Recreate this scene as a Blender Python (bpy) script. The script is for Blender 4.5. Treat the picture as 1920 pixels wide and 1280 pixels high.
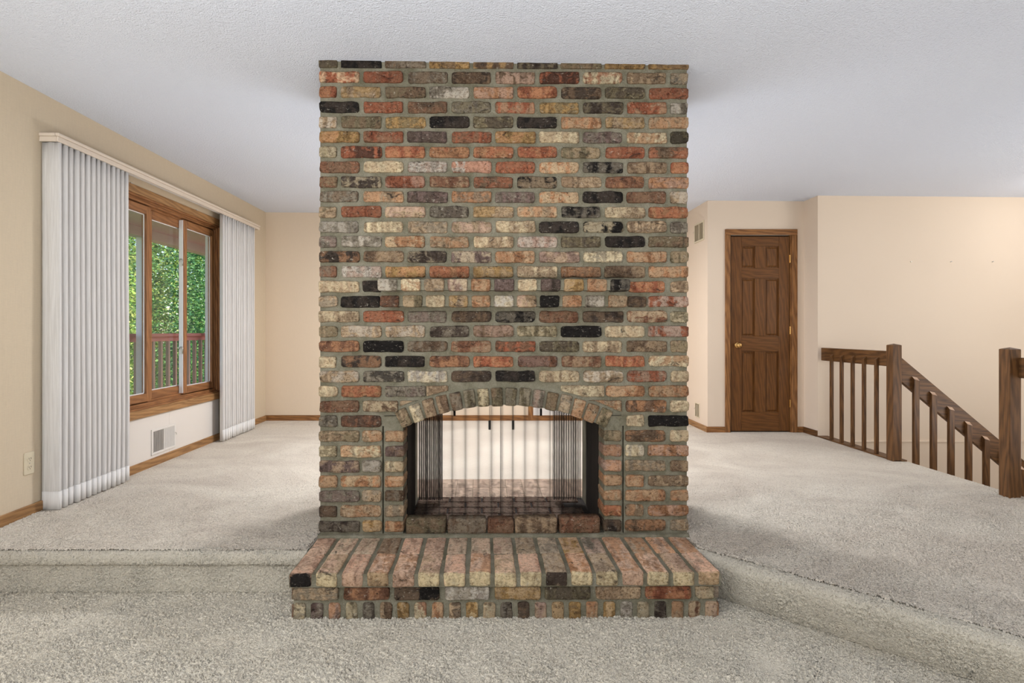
import bpy, math, random
import numpy as np
from mathutils import Vector, Matrix, noise as mnoise
PI = math.pi
for o in list(bpy.data.objects): bpy.data.objects.remove(o)
sc = bpy.context.scene
COL = sc.collection

# ------------------------------------------------------------------ camera
F = 1022.0; CX, CY = 915.0, 620.0; EYE = 1.272
cam_d = bpy.data.cameras.new('camera'); cam = bpy.data.objects.new('camera', cam_d); COL.objects.link(cam)
cam.location = (0, 0, EYE); cam.rotation_euler = (PI/2, 0, 0)
cam_d.sensor_width = 36; cam_d.lens = F/1920*36
cam_d.shift_x = (960-CX)/1920; cam_d.shift_y = (CY-640)/1920
cam_d.clip_start = .05; cam_d.clip_end = 200
sc.camera = cam

# ------------------------------------------------------------------ world, sun, lights, exposure
w = bpy.data.worlds.new('world'); sc.world = w; w.use_nodes = True
nt = w.node_tree; nt.nodes.clear()
wo = nt.nodes.new('ShaderNodeOutputWorld'); wb = nt.nodes.new('ShaderNodeBackground'); ws = nt.nodes.new('ShaderNodeTexSky')
ws.sky_type = 'NISHITA'; ws.sun_disc = False; ws.sun_elevation = math.radians(50); ws.sun_rotation = math.radians(90)
nt.links.new(ws.outputs[0], wb.inputs[0]); wb.inputs[1].default_value = .4; nt.links.new(wb.outputs[0], wo.inputs[0])
sd = bpy.data.lights.new('sun', 'SUN'); sd.energy = 12; sd.angle = math.radians(.6); sd.color = (1, .95, .85)
so = bpy.data.objects.new('sun', sd); COL.objects.link(so); so.location = (5, 0, 10)
so.rotation_euler = Vector((-.55, .25, -.8)).to_track_quat('-Z', 'Y').to_euler()
def area(name, loc, target, sx, sy, power, col=(1, 1, 1)):
    l = bpy.data.lights.new(name, 'AREA'); l.shape = 'RECTANGLE'; l.size = sx; l.size_y = sy; l.energy = power; l.color = col
    o = bpy.data.objects.new(name, l); COL.objects.link(o); o.location = loc
    o.rotation_euler = (Vector(target)-Vector(loc)).to_track_quat('-Z', 'Y').to_euler()
    return o
area('fill_behind', (-.3, -2.4, 1.5), (0, 3, 1.3), 4.2, 2.0, 36, (.90, .97, 1))  # added fill behind the camera; no window is built there
area('fill_left', (-2.5, .2, 1.4), (2, 1.2, 1.5), 2.4, 1.9, 62, (.93, .97, 1))  # added fill from the left; this stretch of wall has no opening
area('ceiling_fill_up', (0, -.6, .5), (0, -.4, 3), 3.0, 2.0, 128, (1, .985, .96))  # added upward fill to brighten the ceiling; no floor lamp stands here
area('stairwell_light', (5.9, 2.6, 1.6), (4.2, 5.4, 1.9), 1.6, 1.6, 32, (1, .95, .86))
area('back_room_fill_down', (.1, 4.7, 2.5), (.1, 4.7, 0), .5, .5, 92, (.97, .97, 1))  # added light hidden behind the chimney to brighten the back room; no fixture
area('back_room_fill_up', (.1, 4.3, .9), (.1, 4.3, 3), .9, .9, 24, (.82, .9, 1))  # added cool fill aimed at the back room ceiling, out of view
area('stairwell_fill_up', (4.6, 3.2, .4), (4.4, 3.6, 3), .9, .9, 20, (.9, .95, 1))  # added fill for the ceiling over the stairs
pl = bpy.data.lights.new('stairwell_lamp', 'POINT'); pl.energy = 5.5; pl.shadow_soft_size = .12; pl.color = (1, .96, .93)
po = bpy.data.objects.new('stairwell_lamp', pl); COL.objects.link(po); po.location = (5.25, 4.75, 2.38)
sc.view_settings.view_transform = 'Standard'; sc.view_settings.look = 'None'
sc.view_settings.exposure = -0.07; sc.view_settings.gamma = 1; sc.view_settings.use_curve_mapping = False

# ------------------------------------------------------------------ helpers
def lin(c):
    return tuple(((v/255)/12.92 if v/255 <= .04045 else ((v/255+.055)/1.055)**2.4) for v in c)
class MB:
    def __init__(s): s.v = []; s.f = []
    def add(s, v, f):
        n = len(s.v); s.v += [tuple(p) for p in v]; s.f += [tuple(i+n for i in q) for q in f]; return s
    def box(s, a, b):
        (x0, y0, z0), (x1, y1, z1) = a, b
        return s.add([(x0,y0,z0),(x1,y0,z0),(x1,y1,z0),(x0,y1,z0),(x0,y0,z1),(x1,y0,z1),(x1,y1,z1),(x0,y1,z1)],
                     [(0,3,2,1),(4,5,6,7),(0,1,5,4),(1,2,6,5),(2,3,7,6),(3,0,4,7)])
    def prism(s, pts, a, b, ax='y'):
        # pts: 2-D outline; extruded from a to b along ax
        n = len(pts)
        def P(p, t):
            return {'y': (p[0], t, p[1]), 'x': (t, p[0], p[1]), 'z': (p[0], p[1], t)}[ax]
        v = [P(p, a) for p in pts]+[P(p, b) for p in pts]
        f = [tuple(range(n))[::-1], tuple(range(n, 2*n))]+[(i, (i+1) % n, n+(i+1) % n, n+i) for i in range(n)]
        return s.add(v, f)
    def tube(s, path, r, n=8, cap=True):
        path = [Vector(p) for p in path]; rings = []
        for i, p in enumerate(path):
            t = (path[min(i+1, len(path)-1)]-path[max(i-1, 0)]).normalized()
            up = Vector((0, 0, 1)) if abs(t.z) < .9 else Vector((1, 0, 0))
            a = t.cross(up).normalized(); b = t.cross(a)
            rr = r[i] if isinstance(r, (list, tuple)) else r
            rings.append([p+(a*math.cos(2*PI*k/n)+b*math.sin(2*PI*k/n))*rr for k in range(n)])
        v = [q for R in rings for q in R]; f = []
        for i in range(len(path)-1):
            for k in range(n): f.append((i*n+k, i*n+(k+1) % n, (i+1)*n+(k+1) % n, (i+1)*n+k))
        if cap: f += [tuple(range(n))[::-1], tuple(range((len(path)-1)*n, len(path)*n))]
        return s.add(v, f)
    def mesh(s, name, m=None, smooth=False):
        me = bpy.data.meshes.new(name); me.from_pydata(s.v, [], s.f); me.update()
        import bmesh
        b = bmesh.new(); b.from_mesh(me); bmesh.ops.recalc_face_normals(b, faces=b.faces); b.to_mesh(me); b.free()
        if smooth: me.polygons.foreach_set('use_smooth', [True]*len(me.polygons))
        if m: me.materials.append(m)
        return me
    def build(s, name, m, parent=None, smooth=False, bevel=0, loc=None):
        o = bpy.data.objects.new(name, s.mesh(name, m, smooth)); COL.objects.link(o)
        if loc: o.location = loc
        if parent: o.parent = parent
        if bevel:
            md = o.modifiers.new('bevel', 'BEVEL'); md.width = bevel; md.segments = 2; md.limit_method = 'ANGLE'; md.harden_normals = False
        return o
def empty(name, loc=(0, 0, 0), rz=0, parent=None):
    o = bpy.data.objects.new(name, None); COL.objects.link(o); o.location = loc; o.rotation_euler = (0, 0, rz); o.empty_display_size = .1
    if parent: o.parent = parent
    return o
def tag(o, label=None, cat=None, group=None, kind=None):
    if label: o['label'] = label
    if cat: o['category'] = cat
    if group: o['group'] = group
    if kind: o['kind'] = kind
    return o
def struct(o): o['kind'] = 'structure'; return o
def inst(name, me, parent, loc, rot=(0, 0, 0), scale=(1, 1, 1)):
    o = bpy.data.objects.new(name, me); COL.objects.link(o); o.parent = parent
    o.location = loc; o.rotation_euler = rot; o.scale = scale; return o

# ------------------------------------------------------------------ materials
class NT:
    def __init__(s, name, rough=.6, spec=.3):
        s.m = bpy.data.materials.new(name); s.m.use_nodes = True; s.t = s.m.node_tree; s.t.nodes.clear()
        s.out = s.t.nodes.new('ShaderNodeOutputMaterial'); s.b = s.t.nodes.new('ShaderNodeBsdfPrincipled')
        s.t.links.new(s.b.outputs[0], s.out.inputs[0]); s.b.inputs['Roughness'].default_value = rough
        s.b.inputs['Specular IOR Level'].default_value = spec
    def n(s, ty, **kw):
        x = s.t.nodes.new('ShaderNode'+ty)
        for k, v in kw.items():
            if hasattr(x, k): setattr(x, k, v)
            else: x.inputs[k.replace('_', ' ')].default_value = v
        return x
    def l(s, a, b): s.t.links.new(a, b)
    def coord(s, scale=(1, 1, 1), kind='Object', off=None):
        tc = s.n('TexCoord'); mp = s.n('Mapping'); mp.inputs['Scale'].default_value = scale
        s.l(tc.outputs[kind], mp.inputs['Vector'])
        return mp.outputs[0]
    def noise(s, vec, scale, detail=3, rough=.5, dist=0):
        x = s.n('TexNoise'); x.inputs['Scale'].default_value = scale; x.inputs['Detail'].default_value = detail
        x.inputs['Roughness'].default_value = rough; x.inputs['Distortion'].default_value = dist; s.l(vec, x.inputs['Vector']); return x.outputs[0]
    def ramp(s, fac, stops):
        x = s.n('ValToRGB'); cr = x.color_ramp
        while len(cr.elements) < len(stops): cr.elements.new(.5)
        for e, (p, c) in zip(cr.elements, stops): e.position = p; e.color = (*c, 1) if len(c) == 3 else c
        s.l(fac, x.inputs[0]); return x.outputs[0]
    def mix(s, fac, a, b, mode='MIX'):
        x = s.n('Mix'); x.data_type = 'RGBA'; x.blend_type = mode
        for sock, v in ((x.inputs[0], fac), (x.inputs[6], a), (x.inputs[7], b)):
            if isinstance(v, (int, float)): sock.default_value = v
            elif isinstance(v, tuple): sock.default_value = (*v, 1)
            else: s.l(v, sock)
        return x.outputs[2]
    def math(s, op, a, b=None):
        x = s.n('Math'); x.operation = op
        for i, v in enumerate((a, b)):
            if v is None: continue
            if isinstance(v, (int, float)): x.inputs[i].default_value = v
            else: s.l(v, x.inputs[i])
        return x.outputs[0]
    def color(s, c):
        if isinstance(c, tuple): s.b.inputs['Base Color'].default_value = (*c, 1)
        else: s.l(c, s.b.inputs['Base Color'])
    def bump(s, h, dist, strength=1):
        x = s.n('Bump'); x.inputs['Distance'].default_value = dist; x.inputs['Strength'].default_value = strength
        s.l(h, x.inputs['Height']); s.l(x.outputs[0], s.b.inputs['Normal']); return x
def plain(name, rgb, rough=.6, metal=0, spec=.3, nz=.06, scale=30):
    k = NT(name, rough, spec); k.b.inputs['Metallic'].default_value = metal; c = lin(rgb)
    v = k.noise(k.coord(), scale, 3)
    k.color(k.mix(v, tuple(x*(1-nz) for x in c), tuple(min(1, x*(1+nz)) for x in c)))
    return k.m
def wood(name, dark, light, axis='z', scale=1.0, rough=.45):
    k = NT(name, rough, .35)
    sc_ = {'x': (2.2, 38, 38), 'y': (38, 2.2, 38), 'z': (38, 38, 2.2)}[axis]
    sc2 = {'x': (1, 7, 7), 'y': (7, 1, 7), 'z': (7, 7, 1)}[axis]
    a = k.noise(k.coord(tuple(v*scale for v in sc_)), 1.6, 5, .65, .4)
    wv = k.n('TexWave'); wv.wave_type = 'BANDS'; wv.bands_direction = 'DIAGONAL'
    wv.inputs['Scale'].default_value = 2.2*scale; wv.inputs['Distortion'].default_value = 9; wv.inputs['Detail'].default_value = 3; wv.inputs['Detail Scale'].default_value = 1.2
    k.l(k.coord(sc2), wv.inputs['Vector'])
    f = k.math('ADD', k.math('MULTIPLY', a, .75), k.math('MULTIPLY', wv.outputs[1], .3))
    k.color(k.ramp(f, [(.22, lin(dark)), (.75, lin(light))]))
    k.bump(a, .0006, .5)
    return k.m
M = {}
def wall_mat(name, rgb, weave=0):
    k = NT(name, .85, .15); c = lin(rgb)
    big = k.noise(k.coord(), 1.3, 2)
    base = k.mix(big, tuple(x*.97 for x in c), tuple(x*1.03 for x in c))
    if weave:
        h = k.noise(k.coord((30, 30, 400)), 1.5, 3); v = k.noise(k.coord((400, 400, 12)), 1.2, 3)
        f = k.math('ADD', k.math('MULTIPLY', h, .5), k.math('MULTIPLY', v, .5))
        base = k.mix(k.math('MULTIPLY', k.math('SUBTRACT', f, .3), 1.5), tuple(x*(1-weave) for x in c), tuple(min(1, x*(1+weave)) for x in c))
        k.bump(f, .0008, .4)
    else:
        k.bump(k.noise(k.coord(), 180, 3), .0006, .4)
    k.color(base); return k.m
M['wall_linen'] = wall_mat('linen_wallpaper', (216, 200, 175), .10)
M['wall_far'] = wall_mat('beige_wallpaper', (229, 211, 188), .05)
M['wall_paint'] = wall_mat('cream_paint', (228, 211, 192))
M['wall_white'] = wall_mat('offwhite_paint', (226, 220, 213))
k = NT('popcorn_ceiling', .9, .1)
cc = k.coord()
n1 = k.noise(cc, 130, 3, .6); n2 = k.noise(cc, 55, 3, .55)
hh = k.math('ADD', k.math('MULTIPLY', n1, .7), k.math('MULTIPLY', n2, .4))
k.color(k.mix(k.noise(cc, .8, 2), lin((226, 232, 246)), lin((232, 238, 250))))
k.bump(hh, .014, .9); M['ceiling'] = k.m
def carpet(name, ca, cb):
    k = NT(name, .95, .05)
    cc = k.coord()
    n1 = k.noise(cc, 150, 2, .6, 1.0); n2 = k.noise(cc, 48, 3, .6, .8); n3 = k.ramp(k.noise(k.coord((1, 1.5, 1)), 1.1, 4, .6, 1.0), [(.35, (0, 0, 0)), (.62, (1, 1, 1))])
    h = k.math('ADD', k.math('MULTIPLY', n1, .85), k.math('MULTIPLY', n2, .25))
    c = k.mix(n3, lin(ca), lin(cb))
    gap_shade = k.ramp(h, [(.40, (.56, .52, .47)), (.50, (1, 1, 1))])  # shade between the tufts put into the colour, following the bump height
    k.color(k.mix(1.0, c, gap_shade, 'MULTIPLY'))
    k.bump(h, .012, .9)
    k.b.inputs['Sheen Weight'].default_value = .25; k.b.inputs['Sheen Roughness'].default_value = .6
    return k.m
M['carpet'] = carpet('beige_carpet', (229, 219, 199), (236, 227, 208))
M['carpet_shaded'] = carpet('beige_carpet_shaded', (210, 201, 184), (218, 210, 193))  # darker copy of the carpet: self-shadow of the pile put into its colour
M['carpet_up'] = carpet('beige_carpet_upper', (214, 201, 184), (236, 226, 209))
M['oak_z'] = wood('oak_trim_z', (98, 62, 34), (160, 112, 66), 'z')
M['oak_y'] = wood('oak_trim_y', (124, 88, 54), (176, 134, 88), 'y')
M['oak_x'] = wood('oak_trim_x', (98, 62, 34), (160, 112, 66), 'x')
M['sash_y'] = wood('window_wood_y', (122, 80, 48), (164, 114, 72), 'y')
M['sash_z'] = wood('window_wood_z', (122, 80, 48), (164, 114, 72), 'z')
M['dark_z'] = wood('dark_oak_z', (66, 42, 22), (116, 80, 46), 'z')
M['dark_y'] = wood('dark_oak_y', (66, 42, 22), (116, 80, 46), 'y')
M['dark_x'] = wood('dark_oak_x', (66, 42, 22), (116, 80, 46), 'x')
M['door_z'] = wood('stained_door_z', (84, 50, 18), (116, 74, 32), 'z')
M['door_x'] = wood('stained_door_x', (84, 50, 18), (116, 74, 32), 'x')
M['cut'] = wood('pale_cut_wood', (170, 135, 110), (215, 185, 160), 'x')
M['brass'] = plain('brass', (205, 165, 105), .25, 1)
M['steel'] = plain('steel', (190, 186, 180), .3, 1)
M['white_plastic'] = plain('white_metal_paint', (226, 222, 216), .45)
M['ivory'] = plain('ivory_plastic', (216, 204, 178), .4)
M['dark_gap'] = plain('dark_gap', (30, 26, 24), .8)
M['duct_grey'] = plain('duct_grey', (120, 112, 104), .7)
M['white_ext'] = plain('white_exterior', (236, 234, 234), .6)
M['soffit'] = plain('soffit', (208, 200, 196), .8)
M['deck'] = plain('deck_red', (164, 106, 92), .8)
M['baluster_ext'] = plain('deck_baluster', (150, 128, 110), .8)
M['valance'] = plain('valance_paint', (222, 208, 192), .55, nz=.02)
M['black'] = plain('black_iron', (24, 22, 21), .5)
M['soot'] = plain('sooty_lining', (34, 28, 24), .9, nz=.4, scale=8)
k = NT('glass'); k.t.nodes.remove(k.b)
tr = k.n('BsdfTransparent'); gl = k.n('BsdfGlossy'); gl.inputs['Roughness'].default_value = .02
fr = k.n('LayerWeight'); fr.inputs['Blend'].default_value = .5; mx = k.n('MixShader')
k.l(k.math('ADD', k.math('MULTIPLY', k.math('POWER', fr.outputs['Facing'], 4), .5), .03), mx.inputs[0]); k.l(tr.outputs[0], mx.inputs[1]); k.l(gl.outputs[0], mx.inputs[2]); k.l(mx.outputs[0], k.out.inputs[0]); M['glass'] = k.m
# fabric of the drapes
k = NT('drape_fabric', .9, .1)
st = k.noise(k.coord((60, 60, 1.5)), 3, 4, .6)
k.color(k.ramp(st, [(.3, lin((206, 203, 200))), (.7, lin((228, 226, 224)))]))
k.bump(k.noise(k.coord((500, 500, 60)), 1, 2), .0005, .4); M['drape'] = k.m
k = NT('drape_hem', .9, .1)
st = k.noise(k.coord((60, 60, 1.5)), 3, 4, .6)
k.color(k.ramp(st, [(.3, lin((224, 222, 220))), (.7, lin((240, 239, 237)))])); M['hem'] = k.m
# mortar
k = NT('mortar', .95, .1)
cc = k.coord(); nm = k.ramp(k.noise(cc, 8, 5, .65), [(.35, (0, 0, 0)), (.65, (1, 1, 1))]); nf = k.noise(cc, 220, 3, .6)
k.color(k.mix(nf, k.mix(nm, lin((86, 82, 66)), lin((116, 112, 96))), k.mix(nm, lin((122, 117, 98)), lin((156, 151, 134)))))
k.bump(k.math('ADD', k.math('MULTIPLY', nf, .5), k.noise(cc, 60, 3)), .008, .9); M['mortar'] = k.m
# brick: colours c1, c2 come from each brick's own properties
def brick_mat(name, island=False, cols=None, ends=False):
    k = NT(name, .88, .15)
    tc = k.n('TexCoord')
    if island:
        g = k.n('NewGeometry'); rnd = g.outputs['Random Per Island']
        c1 = k.ramp(rnd, [(i/(len(cols)), lin(c)) for i, c in enumerate(cols)]); k.t.nodes[-1]
        c2 = k.mix(.5, c1, (.25, .2, .16))
        seedv = k.math('MULTIPLY', rnd, 37.0)
    else:
        a1 = k.n('Attribute'); a1.attribute_type = 'OBJECT'; a1.attribute_name = 'c1'; c1 = a1.outputs['Color']
        a2 = k.n('Attribute'); a2.attribute_type = 'OBJECT'; a2.attribute_name = 'c2'; c2 = a2.outputs['Color']
        a3 = k.n('Attribute'); a3.attribute_type = 'OBJECT'; a3.attribute_name = 'seed'; seedv = a3.outputs['Fac']
    cmb = k.n('CombineXYZ'); k.l(seedv, cmb.inputs[0]); k.l(seedv, cmb.inputs[1]); k.l(seedv, cmb.inputs[2])
    def vec(scale):
        mp = k.n('Mapping'); mp.inputs['Scale'].default_value = scale; k.l(tc.outputs['Object'], mp.inputs[0])
        ad = k.n('VectorMath'); ad.operation = 'ADD'; k.l(mp.outputs[0], ad.inputs[0]); k.l(cmb.outputs[0], ad.inputs[1]); return ad.outputs[0]
    band = k.noise(vec((30, 5, 4)), 1, 1.2, .4, .25)          # vertical kiln bands
    blot = k.noise(vec((20, 20, 34)), 1, 4, .62, .8)
    f = k.math('ADD', k.math('MULTIPLY', band, .5), k.math('MULTIPLY', blot, .62))
    f = k.ramp(f, [(.50, (0, 0, 0)), (.59, (.9, .9, .9))])
    base = k.mix(f, c1, c2)
    if ends:
        a4 = k.n('Attribute'); a4.attribute_type = 'OBJECT'; a4.attribute_name = 'cf'
        sx = k.n('SeparateXYZ'); k.l(tc.outputs['Object'], sx.inputs[0])
        e = k.math('ADD', sx.outputs[1], k.math('MULTIPLY', k.math('SUBTRACT', blot, .5), .03))
        base = k.mix(k.ramp(e, [(.004, (1, 1, 1)), (.012, (0, 0, 0))]), base, a4.outputs['Color'])
    tone = k.noise(vec((24, 9, 12)), 1, 4, .6, .8)
    base = k.mix(1.0, base, k.ramp(tone, [(.36, (.60, .56, .53)), (.48, (.95, .93, .9)), (.62, (1.12, 1.08, 1.02))]), 'MULTIPLY')
    sc_ = k.noise(vec((17, 17, 26)), 1, 6, .72, 1.2)
    base = k.mix(k.ramp(sc_, [(.33, (.85, .85, .85)), (.41, (0, 0, 0))]), base, (.028, .022, .018))
    fine = k.noise(vec((62, 80, 88)), 1, 6, .72, .5)
    base = k.mix(k.ramp(fine, [(.36, (1, 1, 1)), (.52, (0, 0, 0))]), base, k.mix(1, base, (.50, .45, .40), 'MULTIPLY'))
    pit = k.noise(vec((150, 150, 150)), 1, 2, .5)
    base = k.mix(k.ramp(pit, [(.27, (.85, .85, .85)), (.35, (0, 0, 0))]), base, (.02, .017, .014))
    wh = k.noise(vec((45, 45, 70)), 1.3, 5, .7, .6)
    base = k.mix(k.ramp(wh, [(.60, (0, 0, 0)), (.70, (.6, .6, .6))]), base, lin((190, 182, 166)))
    k.color(base)
    h = k.math('ADD', k.math('MULTIPLY', blot, 1.0), k.math('MULTIPLY', fine, .6))
    h = k.math('ADD', h, k.math('MULTIPLY', k.ramp(pit, [(.25, (0, 0, 0)), (.36, (1, 1, 1))]), .35))
    k.bump(h, .009, .9)
    return k.m
M['brick'] = brick_mat('reclaimed_brick'); M['brick_end'] = brick_mat('hearth_brick_pale_end', ends=True)
M['brick_stuff'] = brick_mat('reclaimed_brick_mixed', True, [(176, 146, 112), (150, 88, 62), (196, 178, 142), (112, 86, 66), (170, 118, 80), (70, 60, 54), (182, 152, 132), (128, 120, 106)])
M['brick_rear'] = brick_mat('rear_hearth_brick', True, [(206, 184, 166), (202, 179, 161), (208, 187, 169), (204, 182, 164)])
M['firebrick'] = brick_mat('sooty_firebrick', True, [(70, 44, 30), (62, 40, 28), (76, 50, 34), (58, 36, 26)])
# foliage
def leafmat(name, cols, trans=.35):
    k = NT(name, .55, .3); g = k.n('NewGeometry')
    c = k.ramp(g.outputs['Random Per Island'], [(i/len(cols), lin(x)) for i, x in enumerate(cols)])
    k.color(c); tl = k.n('BsdfTranslucent'); k.l(c, tl.inputs[0]); mx = k.n('MixShader'); mx.inputs[0].default_value = trans
    k.l(k.b.outputs[0], mx.inputs[1]); k.l(tl.outputs[0], mx.inputs[2]); k.l(mx.outputs[0], k.out.inputs[0]); return k.m
M['leaf_a'] = leafmat('leaves_sunlit', [(96, 138, 50), (60, 110, 40), (150, 176, 80), (46, 92, 44), (120, 156, 62), (196, 204, 120)])
M['leaf_b'] = leafmat('leaves_blueish', [(52, 104, 62), (38, 84, 52), (88, 134, 84), (120, 160, 90), (60, 110, 50)])
M['bark'] = plain('bark', (78, 62, 48), .9, nz=.3)
M['grass'] = plain('grass_ground', (74, 104, 48), .9, nz=.4, scale=6)

# ------------------------------------------------------------------ dimensions
ZU = .21                       # upper floor
XL = -2.636; YF = 6.46         # left wall, far wall
XC, YD = 2.30, 5.71            # corridor wall, door wall
XR, YR = 3.31, 5.47            # return wall, stairwell wall
def ceil_z(x): return 2.662-.008*(x+.87)
TOP = 2.74
# ------------------------------------------------------------------ setting
flo = struct(MB().add([(XL-.1, -2.6, 0), (3.41, -2.6, 0), (3.41, 3.4, 0), (XL-.1, 3.4, 0)], [(0, 1, 2, 3)]).build('floor', M['carpet_shaded']))
def pile_field(nx, ny, dx, seed):
    # curly loop-pile relief, 0..1
    rg = np.random.default_rng(seed); f = np.fft.rfft2(rg.standard_normal((ny, nx)))
    ky = np.fft.fftfreq(ny, dx)[:, None]; kx = np.fft.rfftfreq(nx, dx)[None, :]
    kk = np.hypot(kx*.9+ky*.25, ky)
    def bp(l0, sg, ff): return np.fft.irfft2(ff*np.exp(-((kk-1/l0)**2)/(2*(sg/l0)**2)), (ny, nx))
    a = bp(.0145, .4, f); c = bp(.009, .4, np.fft.rfft2(rg.standard_normal((ny, nx)))); big = bp(.35, .8, np.fft.rfft2(rg.standard_normal((ny, nx))))
    a /= a.std(); c /= c.std(); big /= big.std()
    h = 1-np.exp(-np.abs(a*.75+c*.55)*1.3)            # worms with sharp valleys
    return h*(1+.18*big)
def pile(name, parent, x0, x1, y0, y1, z, dx, inside, fade, amp, mat, seed):
    nx, ny = int((x1-x0)/dx)+1, int((y1-y0)/dx)+1
    H = pile_field(nx+(nx % 2), ny, dx, seed)[:, :nx]
    X, Y = np.meshgrid(x0+np.arange(nx)*dx, y0+np.arange(ny)*dx)
    keep = inside(X+dx/2, Y+dx/2)[:-1, :-1]
    Z = z+.0008+H*amp*fade(X, Y)
    gx = np.gradient(H, axis=1); gy = np.gradient(H, axis=0)
    co = np.stack([X-gx*.002, Y-gy*.002, Z], -1).reshape(-1, 3)
    j, i = np.nonzero(keep); q = np.stack([j*nx+i, j*nx+i+1, (j+1)*nx+i+1, (j+1)*nx+i], -1)
    used = np.zeros(nx*ny, bool); used[q.ravel()] = True; rem = np.cumsum(used)-1
    co = co[used]; q = rem[q]
    me = bpy.data.meshes.new(name); me.vertices.add(len(co)); me.vertices.foreach_set('co', co.astype(np.float32).ravel())
    me.loops.add(q.size); me.loops.foreach_set('vertex_index', q.astype(np.int32).ravel())
    me.polygons.add(len(q)); me.polygons.foreach_set('loop_start', np.arange(0, q.size, 4, dtype=np.int32))
    me.polygons.foreach_set('loop_total', np.full(len(q), 4, np.int32)); me.update(calc_edges=True)
    me.polygons.foreach_set('use_smooth', np.ones(len(q), bool)); me.materials.append(mat)
    o = bpy.data.objects.new(name, me); COL.objects.link(o); o.parent = parent; o['kind'] = 'stuff'; return o
def frustum(X, Y, m=.75): return (X > (-CX/F)*Y-m) & (X < ((1920-CX)/F)*Y+m)
sm = lambda t: np.clip(t, 0, 1)**2*(3-2*np.clip(t, 0, 1))
def side_fade(X, Y): return sm(np.minimum(X+CX/F*Y+.75, (1920-CX)/F*Y+.75-X)/.5)
def lower_in(X, Y):
    return frustum(X, Y) & ~((X > -.86) & (X < 1.0) & (Y > 2.42)) & ((X < 1.1) | ((X-1.107)*.68+(Y-2.59)*.733 < .02))
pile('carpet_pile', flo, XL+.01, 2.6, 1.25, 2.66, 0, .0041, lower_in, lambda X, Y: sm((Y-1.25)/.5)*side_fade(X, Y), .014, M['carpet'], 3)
b = MB()
def poly(b, pts, z): b.add([(x, y, z) for x, y in pts], [tuple(range(len(pts)))])
R0 = (1.045, 2.652-.0); dr = Vector((1.766-1.107, 1.979-2.59, 0)).normalized(); nr = Vector((dr.y, -dr.x, 0))
if nr.y > 0: nr = -nr
A = Vector((1.018, 2.672, 0)); Bp = A+dr*((3.41-1.018)/dr.x)
prof = [(-.02, .210), (.0, .2095), (.013, .206), (.024, .198), (.030, .186), (.030, .168), (.026, .156), (.012, .150), (.004, .146), (.003, .08), (.002, .015), (-.006, 0)]
poly(b, [(XL-.05, 2.657), (-.872, 2.657), (-.872, YF+.05), (XL-.05, YF+.05)], ZU)
poly(b, [(-.872, 3.46), (1.018, 3.46), (1.018, YF+.05), (-.872, YF+.05)], ZU)
An = A+nr*.0; Bn = Bp+nr*.0
poly(b, [(1.018, An.y), (Bn.x, Bn.y), (3.41, YR+.05), (XR, YR+.05), (XR, YD+.05), (XC, YD+.05), (XC, YF+.05), (1.018, YF+.05)], ZU)
prof_r = [(-.02, .210), (.015, .210), (.045, .205), (.063, .194), (.071, .177), (.069, .15), (.056, .105), (.032, .045), (.014, .012), (.0, 0)]
def nose(b, P, Q, n, prof=prof):
    # resample the profile finely; push the pile out along the profile's normal
    pr = []
    for a_, c_ in zip(prof[:-1], prof[1:]):
        L_ = math.dist(a_, c_); k_ = max(1, round(L_/.004))
        for t in range(k_): pr.append((a_[0]+(c_[0]-a_[0])*t/k_, a_[1]+(c_[1]-a_[1])*t/k_))
    pr.append(prof[-1]); m = len(pr); nn_ = []
    for i in range(m):
        a_, c_ = pr[max(i-1, 0)], pr[min(i+1, m-1)]; L_ = math.dist(a_, c_); nn_.append((-(c_[1]-a_[1])/L_, (c_[0]-a_[0])/L_))
    N = max(2, int((Q-P).length/.004)); v = []; f = []; H = pile_field(N+2-(N % 2), m+40, .004, 21)
    for i in range(N+1):
        p = P.lerp(Q, i/N)
        for j, (o, z) in enumerate(pr):
            h = H[j, min(i, H.shape[1]-1)]*.009
            v.append((p.x+n.x*(o+nn_[j][0]*h), p.y+n.y*(o+nn_[j][0]*h), z+nn_[j][1]*h))
    for i in range(N):
        for j in range(m-1): f.append((i*m+j, i*m+j+1, (i+1)*m+j+1, (i+1)*m+j))
    b.add(v, f)
nf0 = len(b.f)
nose(b, Vector((XL-.05, 2.637, 0)), Vector((-.872, 2.637, 0)), Vector((0, -1, 0)))
nose(b, A, Bp, nr, prof_r)
nf1 = len(b.f)
b.add([(3.41, .4, ZU), (3.41, YR, ZU), (3.41, YR, -1.6), (3.41, .4, -1.6)], [(0, 1, 2, 3)])
fup = struct(b.build('floor_upper', M['carpet_up'])); fup.data.materials.append(M['carpet_shaded'])
for i in range(nf0, nf1): fup.data.polygons[i].material_index = 1; fup.data.polygons[i].use_smooth = True  # step edges take the carpet copy with pile shade in its colour
fd = lambda X, Y: np.clip((4.3-Y)/1.2, 0, 1)*side_fade(X, Y)
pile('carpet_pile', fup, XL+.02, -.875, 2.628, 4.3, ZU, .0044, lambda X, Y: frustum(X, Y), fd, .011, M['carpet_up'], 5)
def ins_r(X, Y):
    side = (X-A.x)*nr.x+(Y-A.y)*nr.y
    return frustum(X, Y) & (side < .018) & (X < 3.405) & ~((X < 1.035) & (Y > 2.78))
pile('carpet_pile', fup, 1.02, 3.41, 1.2, 4.3, ZU, .0044, ins_r, fd, .013, M['carpet_up'], 7)
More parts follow.
